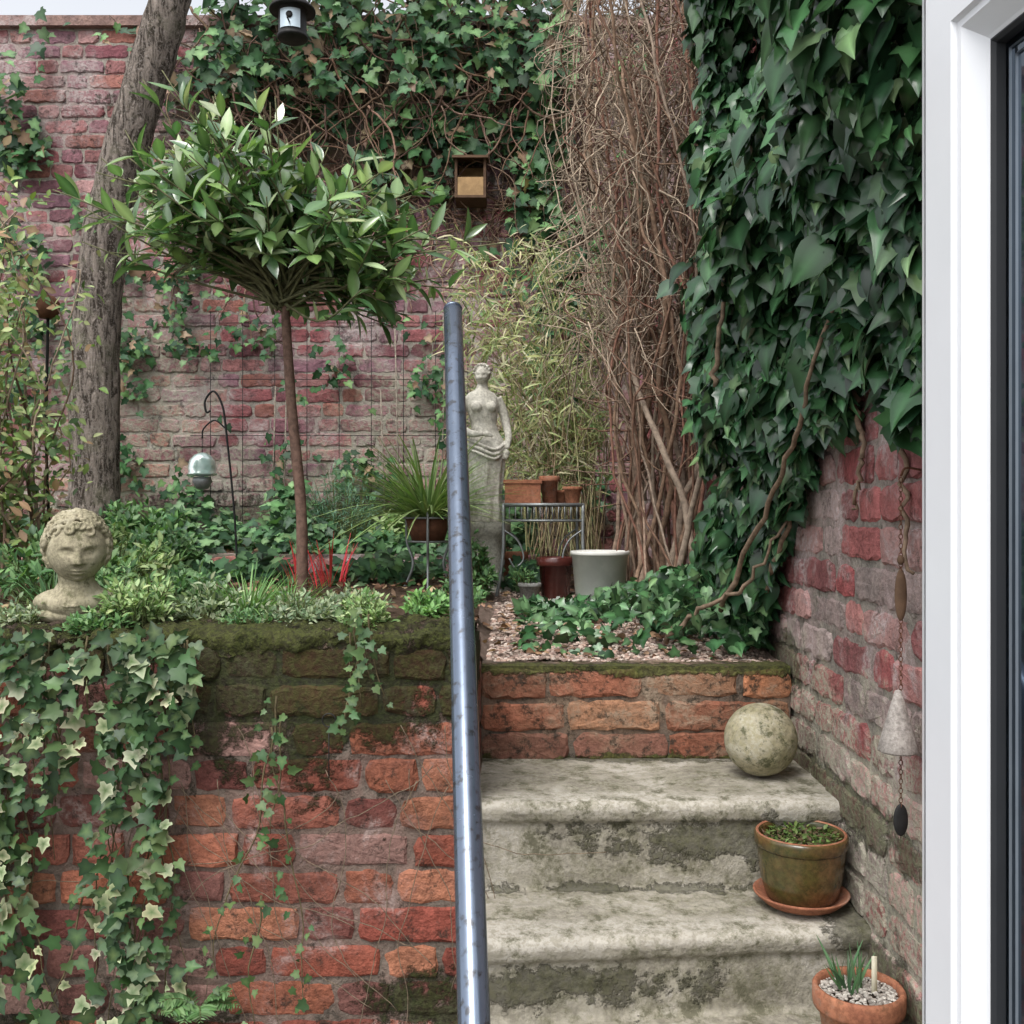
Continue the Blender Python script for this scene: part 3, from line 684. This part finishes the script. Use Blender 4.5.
LG=[(0.20,0.29,0.11),(0.28,0.36,0.17),(0.10,0.18,0.06)]; MG=[(0.08,0.16,0.06),(0.12,0.22,0.08),(0.04,0.10,0.035)]; BG=[(0.14,0.27,0.08),(0.19,0.35,0.12),(0.09,0.19,0.06)]
GG=[(0.18,0.23,0.13),(0.26,0.31,0.19),(0.10,0.15,0.08)]
for (x,y,rx,ry,rz,n,ls,cc,nm) in [
  (-.79,2.12,.09,.10,.12,70,(.010,.024),LG,'spurge_plant'),(-.67,2.25,.13,.12,.09,75,(.010,.024),GG,'spurge_plant'),(-.74,2.35,.12,.1,.12,60,(.012,.026),MG,'spurge_plant'),
  (-.47,2.2,.09,.1,.07,60,(.008,.018),GG,'spurge_plant'),(-.56,2.15,.07,.08,.045,45,(.007,.015),MG,'spurge_plant'),(-.31,2.12,.065,.08,.09,55,(.009,.02),LG,'spurge_plant'),
  (-.20,2.3,.055,.08,.07,40,(.012,.024),BG,'spurge_plant'),(-1.0,2.5,.16,.12,.12,60,(.014,.03),MG,'spurge_plant'),(-1.04,2.13,.10,.08,.06,45,(.010,.02),GG,'spurge_plant'),(-.85,2.05,.07,.05,.05,45,(.010,.02),MG,'spurge_plant'),
  (-.40,2.45,.10,.1,.06,50,(.01,.02),GG,'spurge_plant'),(-.15,2.75,.08,.1,.07,40,(.012,.024),MG,'spurge_plant'),(-1.25,2.75,.2,.15,.2,70,(.02,.04),MG,'spurge_plant'),(-1.3,3.2,.25,.2,.2,70,(.02,.04),LG,'spurge_plant')]:
    clump(nm,(x,y,hgt(x,y)),rx,ry,rz,n,12,ls,cc)
grass('grass_tuft',(-.60,2.28,-.25),150,.14,.9,BG,.04); grass('grass_tuft',(-.52,2.35,-.25),90,.11,.9,BG,.03); grass('grass_tuft',(-1.1,2.4,-.25),90,.14,.9,MG,.05)
mb=MB();P=[];T=[];Nn=[];S=[]
while len(P)<3600:
    x=R(-2.4,.1); y=R(3.5,4.95); f=noise.noise(Vector((x*3.5,y*3.5,4)))
    if f<-.02: continue
    top_=.03+.26*max(0,f+.12)*(1.3 if y>4.2 else .6)
    P.append((x,y,hgt(x,y)+R(.005,top_))); S.append(R(.03,.065)); T.append((R(-1,1),R(-1,.6),R(-.6,.4))); Nn.append((R(-.5,.5),-.6,R(.4,1.2)))
n=len(P); C=rcol(n,[(0.045,0.11,0.045),(0.08,0.17,0.07),(0.14,0.24,0.11),(0.025,0.065,0.03)],.3)
leaves(mb,IVY,P,Nn,T,S,C,C*1.6); mb.build('ground_cover_plants',[m_leafm])
clump('lavender_shrub',(-.78,4.55,-.14),.22,.15,.33,110,12,(.02,.045),[(0.06,.13,.08),(0.10,.19,.12)],BAMB)
clump('garden_shrub',(-1.30,3.7,-.24),.16,.14,.18,70,12,(.02,.045),MG); clump('garden_shrub',(-1.55,4.2,-.16),.25,.15,.2,80,12,(.02,.05),MG)
clump('garden_shrub',(-.45,4.3,-.16),.16,.12,.16,70,12,(.02,.045),LG)
clump('garden_shrub',(-.13,3.35,-.31),.09,.09,.22,70,11,(.014,.03),MG)
red=[(0.62,.05,.07),(0.50,.06,.06)]; RT=oval(.016,6,.2,.25,.5)
grass('red_stem_plant',(-.60,3.3,-.25),22,.19,.38,red,.07,1,RT); grass('red_stem_plant',(-.71,3.35,-.25),14,.15,.4,red,.05,1,RT)
# ------------------------------------------------------------ metal things
m_iron=simple('dark_iron',(0.035,0.035,0.035),.6,.4,.6,.4,40); m_rust=simple('rusty_iron',(0.16,0.07,0.04),.8,.3,.3,.4,50)
m_galv=simple('weathered_metal',(0.30,0.32,0.32),.5,.4,.6,.3,60)
def tb(mb,c,r=.004,n=20,s=8,mi=0,col=(.1,.1,.1)): tube(mb,spline(c,n),r,s,col,mi)
st=empty('plant_stand'); mb=MB(); sx_,sy_=-.285,3.4
ang=np.linspace(0,2*math.pi,28)
for (zz,rr) in ((-.02,.085),(-.10,.065)): tube(mb,[(sx_+rr*math.cos(a),sy_+rr*math.sin(a),zz) for a in ang],.004,6)
for k in range(3):
    a=k*2.09+.6; ca,sa=math.cos(a),math.sin(a)
    tb(mb,[(sx_+.085*ca,sy_+.085*sa,0),(sx_+.085*ca,sy_+.085*sa,-.10),(sx_+.06*ca,sy_+.06*sa,-.18),(sx_+.10*ca,sy_+.10*sa,-.27)],.0045)
mb.build('stand_frame',[m_galv],st)
mb=MB(); lathe(mb,(sx_,sy_,-.10),[(0,0),(.055,0),(.078,.08),(.074,.08),(.06,.06),(0,.06)],28); mb.build('planter_bowl',[m_rust],st)
g=grass('planter_grass',(sx_,sy_,-.03),420,.28,1.5,[(0.24,.36,.12),(0.34,.44,.18),(0.15,.25,.08)],.06); g.parent=st
tbl=empty('garden_table'); mb=MB(); x0,x1,y0,y1,zt_=-.03,.245,3.45,3.75,.025
tb(mb,[(x0,y0,zt_),(x1,y0,zt_)],.006,2); tb(mb,[(x0,y1,zt_),(x1,y1,zt_)],.006,2); tb(mb,[(x0,y0,zt_),(x0,y1,zt_)],.006,2); tb(mb,[(x1,y0,zt_),(x1,y1,zt_)],.006,2)
for k in range(12): 
    xx=x0+(x1-x0)*(k+.5)/12; box(mb,(xx-.008,y0,zt_-.003),(xx+.008,y1,zt_+.003),(.1,.1,.1))
for yy in (y0,y1):
    tb(mb,[(x0,yy,zt_-.055),(x1,yy,zt_-.055)],.004,2)
    for k in range(14): xx=x0+(x1-x0)*k/13; tb(mb,[(xx,yy,zt_),(xx,yy,zt_-.055)],.0022,2,5)
for xx,sx in ((x0,-1),(x1,1)):
    for yy in (y0,y1):
        tb(mb,[(xx,yy,zt_),(xx,yy,-.12),(xx+sx*.01,yy,-.22),(xx+sx*.025,yy,-.30)],.006)
        tb(mb,[(xx,yy,-.06),(xx-sx*.05,yy,-.10),(xx-sx*.07,yy,-.16),(xx-sx*.04,yy,-.19),(xx-sx*.02,yy,-.16)],.003)
    tb(mb,[(xx,y0,-.18),(xx,y1,-.18)],.004,2)
mb.build('table_frame',[m_galv],tbl)
def pot(name,c,r0,r1,h,mat,rim=.006,soil=True,lip=.2):
    mb=MB(); lathe(mb,c,[(0,0),(r0,0),(r0+.002,.002),(r0+(r1-r0)*(1-lip),h*(1-lip)),(r1+rim*.6,h*(1-lip)),(r1+rim,h*(1-lip)+.004),(r1+rim,h-.002),(r1+rim-.002,h),(r1-.003,h),(r1-.005,h-.02),(r1-.006,h*.85)],36)
    if soil: lathe(mb,c,[(r1-.005,h*.87),(0,h*.88)],24,mi=1)
    return mb.build(name,[mat,m_potsoil])
mb=MB(); z0=zt_+.005
def trap(mb,x0,x1,y0,y1,z0,z1,t,mi=0):
    for (a,b_,c_,d_) in ((x0,x1,y0,y0+t),(x0,x1,y1-t,y1),(x0,x0+t,y0+t,y1-t),(x1-t,x1,y0+t,y1-t)): box(mb,(a,c_,z0),(b_,d_,z1),(.4,.2,.1),mi)
    box(mb,(x0+t,y0+t,z0),(x1-t,y1-t,z1-.02),(.1,.1,.1),1)
trap(mb,-.025,.10,3.50,3.58,z0,z0+.07,.007); trap(mb,-.030,.105,3.495,3.585,z0+.0702,z0+.083,.010)
mb.build('terracotta_trough',[m_terra,m_potsoil],smooth=False)
pot('terracotta_pot',(.135,3.62,z0),.022,.034,.10,m_terra,.004); pot('terracotta_pot',(.215,3.55,z0),.022,.032,.06,m_terra,.004); pot('terracotta_pot',(.18,3.68,z0),.02,.03,.05,m_terra,.004)
m_white=simple('white_enamel',(0.72,0.71,0.66),.45,.4,0,.2,12,.05)
pot('white_bucket',(.29,3.3,-.318),.075,.094,.19,m_white,.004,lip=.07)
m_dred=simple('oxblood_glaze',(0.10,.025,.02),.25,.6,0,.4,20,.05)
pot('glazed_pot',(.15,3.45,-.305),.045,.06,.15,m_dred)
m_grey=stonemat('grey_stone',[(0.35,.35,.33),(.24,.24,.22)],20,.9,.5,.004)
pot('stone_pot',(.06,3.4,-.31),.03,.036,.07,m_grey,.004)
clump('pot_plant',(.04,3.42,-.24),.05,.05,.05,24,10,(.01,.02),MG)
pot('terracotta_pot',(.0,3.75,-.27),.04,.055,.12,m_terra)
hk=empty('shepherd_hook_lantern'); mb=MB()
tb(mb,[(-.985,3.6,-.28),(-1.0,3.6,.0),(-1.03,3.6,.30),(-1.045,3.6,.39),(-1.075,3.6,.435),(-1.105,3.6,.40),(-1.10,3.6,.36),(-1.085,3.6,.365)],.004,40)
tb(mb,[(-1.03,3.6,.30),(-1.07,3.6,.33),(-1.11,3.6,.30),(-1.115,3.6,.265)],.003)
tb(mb,[(-1.115,3.6,.265),(-1.115,3.6,.215)],.0015,2,5)
mb.build('hook',[m_iron],hk)
mb=MB(); lathe(mb,(-1.115,3.6,.13),[(.0,.085),(.012,.083),(.03,.074),(.045,.055),(.05,.03),(.048,.012),(.051,.010),(.051,.004),(.04,.0),(.0,-.002)],28)
m_lg,nt,b=newmat('green_glass',.08,.6); b.inputs['Base Color'].default_value=(.45,.62,.58,1); b.inputs['Transmission Weight'].default_value=.5
mb.build('glass_lantern',[m_lg],hk)
mb=MB(); lathe(mb,(-1.115,3.6,.13),[(.0,-.003),(.03,-.004),(.035,-.02),(.022,-.045),(0,-.05)],20); mb.build('lantern_base',[m_galv],hk)
mb=MB(); tb(mb,[(-1.47,3.2,-.27),(-1.49,3.2,.2),(-1.485,3.2,.62)],.005); lathe(mb,(-1.485,3.2,.62),[(0,0),(.025,.0),(.034,.02),(.036,.05),(.02,.07),(0,.075)],20,mi=1)
mb.build('garden_torch',[m_iron,m_rust])
mb=MB(); tb(mb,[(-.358,1.955,-.52),(-.358,1.955,-.42)],.0012,2,5); tube(mb,[(-.358+.013*math.cos(a),1.955,-.407+.013*math.sin(a)) for a in np.linspace(0,6.28,20)],.0013,5)
mb.build('ring_stake',[m_iron])
mb=MB()
for (x,z0_,z1_) in ((-1.12,-.1,.55),(-.62,-.1,.6),(-.55,-.1,.9),(-1.18,-.15,.62),(-.35,-.1,.7),(-1.95,-.1,1.1)): tb(mb,[(x,4.9,z0_),(x+R(-.03,.03),4.93,z1_)],.004,2,6,col=(.3,.26,.21))
mb.build('garden_canes',[m_stem])
mb=MB()
for k in range(9): xx=-1.5+k*.16; tb(mb,[(xx,4.975,-.1),(xx,4.975,1.0)],.0018,2,4)
for k in range(4): tb(mb,[(-1.6,4.972,.1+.28*k),(-.1,4.972,.1+.28*k)],.0018,2,4)
mb.build('trellis_wires',[m_iron])
m_wood=simple('box_wood',(0.42,0.27,0.13),.75,.25,0,.35,18); m_wdark=simple('box_wood_dark',(0.13,0.08,0.05),.85,.2,0,.4,25)
nb=empty('nest_box'); mb=MB(); x0,x1,z0,z1,y0=-.275,-.125,1.51,1.70,4.80
box(mb,(x0,4.955,z0),(x1,4.97,z1+.01),(0,0,0),1); box(mb,(x0,y0,z0),(x0+.012,4.955,z1),(0,0,0),1); box(mb,(x1-.012,y0,z0),(x1,4.955,z1),(0,0,0),1)
box(mb,(x0+.012,y0,z0),(x1-.012,4.955,z0+.012),(0,0,0),1); box(mb,(x0+.013,y0+.004,z0+.013),(x1-.013,y0+.016,z0+.10),(0,0,0),0)
box(mb,(x0+.013,4.94,z0+.02),(x1-.013,4.953,z1-.002),(0,0,0),0)
V=[(x0-.012,y0-.03,z1-.008),(x1+.012,y0-.03,z1-.008),(x1+.012,4.97,z1+.03),(x0-.012,4.97,z1+.03)]; V+=[(a,b_,c_+.012) for a,b_,c_ in V]
mb.add(V,[(3,2,1,0),(4,5,6,7),(0,1,5,4),(1,2,6,5),(2,3,7,6),(3,0,4,7)],(0,0,0),1); mb.build('box_panels',[m_wood,m_wdark],nb,False)
bh=empty('birdhouse'); mb=MB(); bc=(-.79,3.6,1.70)
lathe(mb,bc,[(0,0),(.050,0),(.055,.006),(.055,.012),(.050,.014),(.050,.105),(.056,.108)],32,mi=0)
lathe(mb,bc,[(.05,.106),(.082,.100),(.082,.108),(.05,.14),(.02,.165),(.008,.17),(.006,.185),(0,.187)],32,mi=0)
V=[];F=[]
for i in range(9):
    a=-math.pi/2+(-.75+1.5*i/8)
    for zz in (.025,.092): V.append((bc[0]+.0525*math.cos(a),bc[1]+.0525*math.sin(a),bc[2]+zz))
F=[(2*i,2*i+2,2*i+3,2*i+1) for i in range(8)]; mb.add(V,F,(0,0,0),1)
tube(mb,[(bc[0],bc[1]-.0535,bc[2]+.066),(bc[0],bc[1]-.056,bc[2]+.066)],.012,18,mi=0)
tube(mb,[(bc[0],bc[1]-.05,bc[2]+.040),(bc[0],bc[1]-.085,bc[2]+.040)],.003,8,mi=0)
tb(mb,[(bc[0],3.6,bc[2]+.185),(bc[0],3.6,2.42)],.0015,2,5)
m_blue=simple('pale_blue_tin',(0.50,.60,.66),.35,.5,.3,.2,15,0)
mb.build('birdhouse_body',[m_iron,m_blue],bh)
wcm=empty('wind_chime'); mb=MB(); X,Y=.622,1.6
def zz(py): return (512-py)*Y/1000
tb(mb,[(.655,Y,zz(470)),(.63,Y,zz(468)),(X,Y,zz(476))],.002,10,6)
for k in range(70):
    z=zz(480)+(zz(805)-zz(480))*k/69
    if zz(620)<z<zz(572): continue
    a=k%2
    tube(mb,[(X+.003*math.cos(t)*(1-a),Y+.003*math.cos(t)*a,z+.0045*math.sin(t)) for t in np.linspace(0,6.28,9)],.0007,4)
mb.build('chain',[m_rust],wcm)
mb=MB(); ellip(mb,(X,Y,zz(595)),(.010,.006,.042),su=14,sv=14); ellip(mb,(X,Y,zz(560)),(.006,.006,.008),su=10,sv=8); mb.build('wooden_bead',[m_wdark],wcm)
m_shell=stonemat('shell',[(0.5,.46,.42),(.36,.33,.30)],25,.8,.5,.003)
mb=MB(); lathe(mb,(X-.004,Y,zz(752)),[(0,.004),(.029,.0),(.031,.003),(.024,.03),(.013,.07),(.005,.098),(0,.10)],24,fn=lambda t,z:1+.05*math.cos(9*t)); mb.build('shell_bell',[m_shell],wcm)
mb=MB(); ellip(mb,(X,Y,zz(820)),(.012,.004,.026),su=14,sv=12); mb.build('pendant',[m_iron],wcm)
# ------------------------------------------------------------ bust
def g(v,m,s): return np.exp(-((v-m)/s)**2)
def headfn(V):
    V=V.copy(); x,y,z=V[:,0],V[:,1],V[:,2]
    front=np.clip(-y/.44,0,1)**.6*(y<0)
    taper=1-.18*np.clip(-z/.5,0,1)**1.8
    V[:,0]=x*taper; x=V[:,0]
    dy=np.zeros(len(V))
    noseprof=np.clip((.12-z)/.24,0,1)*(z>-.14)*(1-np.clip((-z-.10)/.04,0,1))
    dy-=.10*noseprof*g(x,0,.045+.025*np.clip(-z/.1,0,1))
    dy-=.02*g(z,.13,.04)*g(np.abs(x),.13,.10)
    dy+=.08*g(np.abs(x),.145,.075)*g(z,.045,.048)
    dy-=.045*g(np.abs(x),.145,.048)*g(z,.04,.026)
    dy-=.05*(g(z,-.215,.018)+g(z,-.262,.021))*g(x,0,.065)
    dy+=.035*g(z,-.238,.009)*g(x,0,.07)
    dy+=.025*g(z,-.31,.022)*g(x,0,.08)
    dy-=.05*g(z,-.38,.055)*g(x,0,.09)
    dy-=.03*g(np.abs(x),.2,.10)*g(z,-.15,.10)
    V[:,1]=y+dy*front
    return V
def place(c,s,ang,tilt=0):
    ca,sa=math.cos(ang),math.sin(ang); ct,st_=math.cos(tilt),math.sin(tilt)
    def f(V):
        V=np.asarray(V,float)
        y=V[:,1]*ct-V[:,2]*st_; z=V[:,1]*st_+V[:,2]*ct; x=V[:,0]
        return np.stack([x*ca-y*sa,x*sa+y*ca,z],1)*s+np.array(c)
    return f
def remesh(ob,vx,it=3):
    m=ob.modifiers.new('r','REMESH'); m.mode='VOXEL'; m.voxel_size=vx; m.use_smooth_shade=True
    s=ob.modifiers.new('s','SMOOTH'); s.factor=.4; s.iterations=it
m_bust=stonemat('bust_stone',[(0.40,0.36,0.25),(0.30,0.275,0.18)],20,.95,.5,.003,pale=[((.48,.44,.33),.47,.62,.6,None)],dark=[((0.09,0.09,.045),.52,.63,.75)])
mb=MB(); pl=place((-.922,2.12,-.080),.150,math.radians(26),math.radians(10))
ellip(mb,(0,0,0),(.40,.43,.47),su=120,sv=120,fn=headfn,post=pl)
ellip(mb,(0,.09,.06),(.42,.42,.45),su=40,sv=30,post=pl)
hr=np.random.default_rng(3)
for i in range(440):
    v=unit(hr.normal(0,1,3))
    if v[2]<-.55: continue
    if v[1]<-.15 and v[2]<.55 and abs(v[0])<.78: continue
    if v[1]<-.30 and v[2]<.45: continue
    c=np.array([0,.06,.045])+v*np.array([.42,.44,.48]); u=unit(np.cross(v,[.3,.2,1])); w_=np.cross(v,u); ph=hr.uniform(0,6.28); rr=hr.uniform(.055,.085)
    pts=[c+(u*math.cos(a+ph)+w_*math.sin(a+ph))*rr*(1-a/8)+v*.035*a/5 for a in np.linspace(0,5.6,14)]
    tube(mb,pl(np.array(pts)),.150*.029,6)
pl2=place((-.925,2.12,-.080),.150,math.radians(10))
tube(mb,pl2(np.array([(0,.04,-.22),(0,.06,-.45),(0,.10,-.62)])),[.150*.26,.150*.24,.150*.36],24)
ellip(mb,(0,.12,-.74),(.60,.30,.22),su=32,sv=20,post=pl2); ellip(mb,(0,.0,-.76),(.40,.27,.21),su=32,sv=20,post=pl2)
ellip(mb,(0,.12,-.92),(.56,.32,.16),su=32,sv=20,post=pl2)
for k in range(5):
    tube(mb,pl2(spline([(-.50,-.05+.1,-.64-k*.04),(0,-.27+.02*k,-.78-k*.035),(.50,-.05+.1,-.64-k*.04)],14)),.150*.022,6)
bo=mb.build('bust_sculpture',[m_bust]); remesh(bo,.0013,1)
# ------------------------------------------------------------ statue
m_stat=stonemat('white_stone',[(0.68,0.66,0.58),(0.56,0.54,0.46)],14,.85,.4,.003,dark=[((.28,.27,.20),.55,.68,.6)])
stt=empty('garden_statue'); mb=MB(); H=.56; base=np.array([-.102,3.62,-.035]); ang=math.radians(12)
def SP(p): 
    p=np.asarray(p,float); ca,sa=math.cos(ang),math.sin(ang)
    return np.stack([p[...,0]*ca-p[...,1]*sa,p[...,0]*sa+p[...,1]*ca,p[...,2]],-1)*H+base
secs=[(0,0,.0,.125,.11),(.005,0,.06,.12,.105),(.01,0,.15,.105,.095),(.018,-.005,.28,.105,.095),(.02,-.005,.38,.115,.10),(.022,0,.46,.122,.105),(.018,0,.52,.115,.095),(.008,0,.58,.09,.075),(.0,0,.63,.082,.068),(-.006,-.005,.69,.095,.075),(-.012,-.008,.75,.105,.078),(-.015,0,.80,.110,.068),(-.015,0,.83,.085,.055),(-.012,0,.85,.045,.04),(-.01,0,.88,.034,.034),(-.008,-.005,.91,.034,.034)]
ns=40; V=[];F=[]
for (cx,cy,z,rx,ry) in secs:
    for j in range(ns):
        a=2*math.pi*j/ns; f=1+(.07*math.cos(8*a+z*5)+.04*math.cos(13*a-z*7) if z<.5 else 0)*min(1,(.52-z)*4)
        V.append((cx+rx*f*math.cos(a),cy+ry*f*math.sin(a),z))
for i in range(len(secs)-1):
    for j in range(ns): k=(j+1)%ns; F.append((i*ns+j,i*ns+k,(i+1)*ns+k,(i+1)*ns+j))
F.append(tuple(reversed(range(ns)))); F.append(tuple((len(secs)-1)*ns+j for j in range(ns)))
mb.add(SP(V),F,(.6,.6,.6))
hp=place(SP(np.array([(-.012,-.01,.945)]))[0],H*.135,ang-.35,math.radians(12))
ellip(mb,(0,0,0),(.36,.43,.5),su=60,sv=50,fn=headfn,post=hp); ellip(mb,(0,.09,.08),(.40,.42,.45),su=30,sv=20,post=hp); ellip(mb,(0,.5,.12),(.18,.16,.18),post=hp)
for k in range(9):
    a=k/8*math.pi; tube(mb,hp(np.array([(.40*math.cos(a),-.25+.1*t,.12+.42*math.sin(a)) for t in (0,2,4)])),H*.135*.06,6)
for sx in (-1,1): ellip(mb,SP(np.array([(-.012+sx*.045,-.066,.735)]))[0],(H*.038,H*.034,H*.036))
def arm(pts,rs): 
    q=spline(pts,16); tube(mb,SP(q),np.interp(np.linspace(0,1,16),np.linspace(0,1,len(rs)),rs)*H,14)
arm([(-.115,0,.80),(-.150,.0,.70),(-.150,-.02,.61),(-.10,-.10,.56),(-.03,-.125,.56)],[.034,.032,.027,.024,.017])
arm([(.085,0,.80),(.13,.01,.71),(.15,.0,.62),(.155,-.04,.54),(.14,-.06,.47)],[.034,.032,.027,.023,.017])
for (c,dr) in (((-.02,-.127,.558),(1,-.1,-.1)),((.137,-.063,.455),(-.1,-.2,-1))):
    c=np.array(c); dr=unit(np.array(dr,float)); sd=np.array([0,0,1.0]) if abs(dr[2])<.5 else np.array([1.0,0,0])
    ellip(mb,SP((c+dr*.012)[None])[0],(H*.019,H*.016,H*.019))
    for k,l in enumerate((.036,.042,.039,.030)): 
        o=sd*(k-1.5)*.009; tube(mb,SP(np.array([c+o+dr*.015,c+o+dr*(.015+l*.5)+[0,-.004,0],c+o+dr*(.015+l)+[0,.004,-.004]])),np.array([.0055,.005,.004])*H,8)
    tube(mb,SP(np.array([c+sd*.012,c+sd*.024+dr*.018])),np.array([.006,.0045])*H,8)
for k in range(3): tube(mb,SP(spline([(.13-.005*k,-.05,.50-.02*k),(.05,-.115-.002*k,.46-.03*k),(-.06,-.11,.50-.03*k),(-.115,-.03,.53-.03*k)],16)),.010*H,7)
so_=mb.build('figure',[m_stat],stt); remesh(so_,.0030,1)
mb=MB(); bx,by=base[0],base[1]; lathe(mb,(bx,by,-.31),[(0,0),(.10,0),(.10,.03),(.075,.045),(.065,.20),(.078,.225),(.098,.24),(.098,.275),(0,.276)],32); mb.build('pedestal',[m_stat],stt,True)
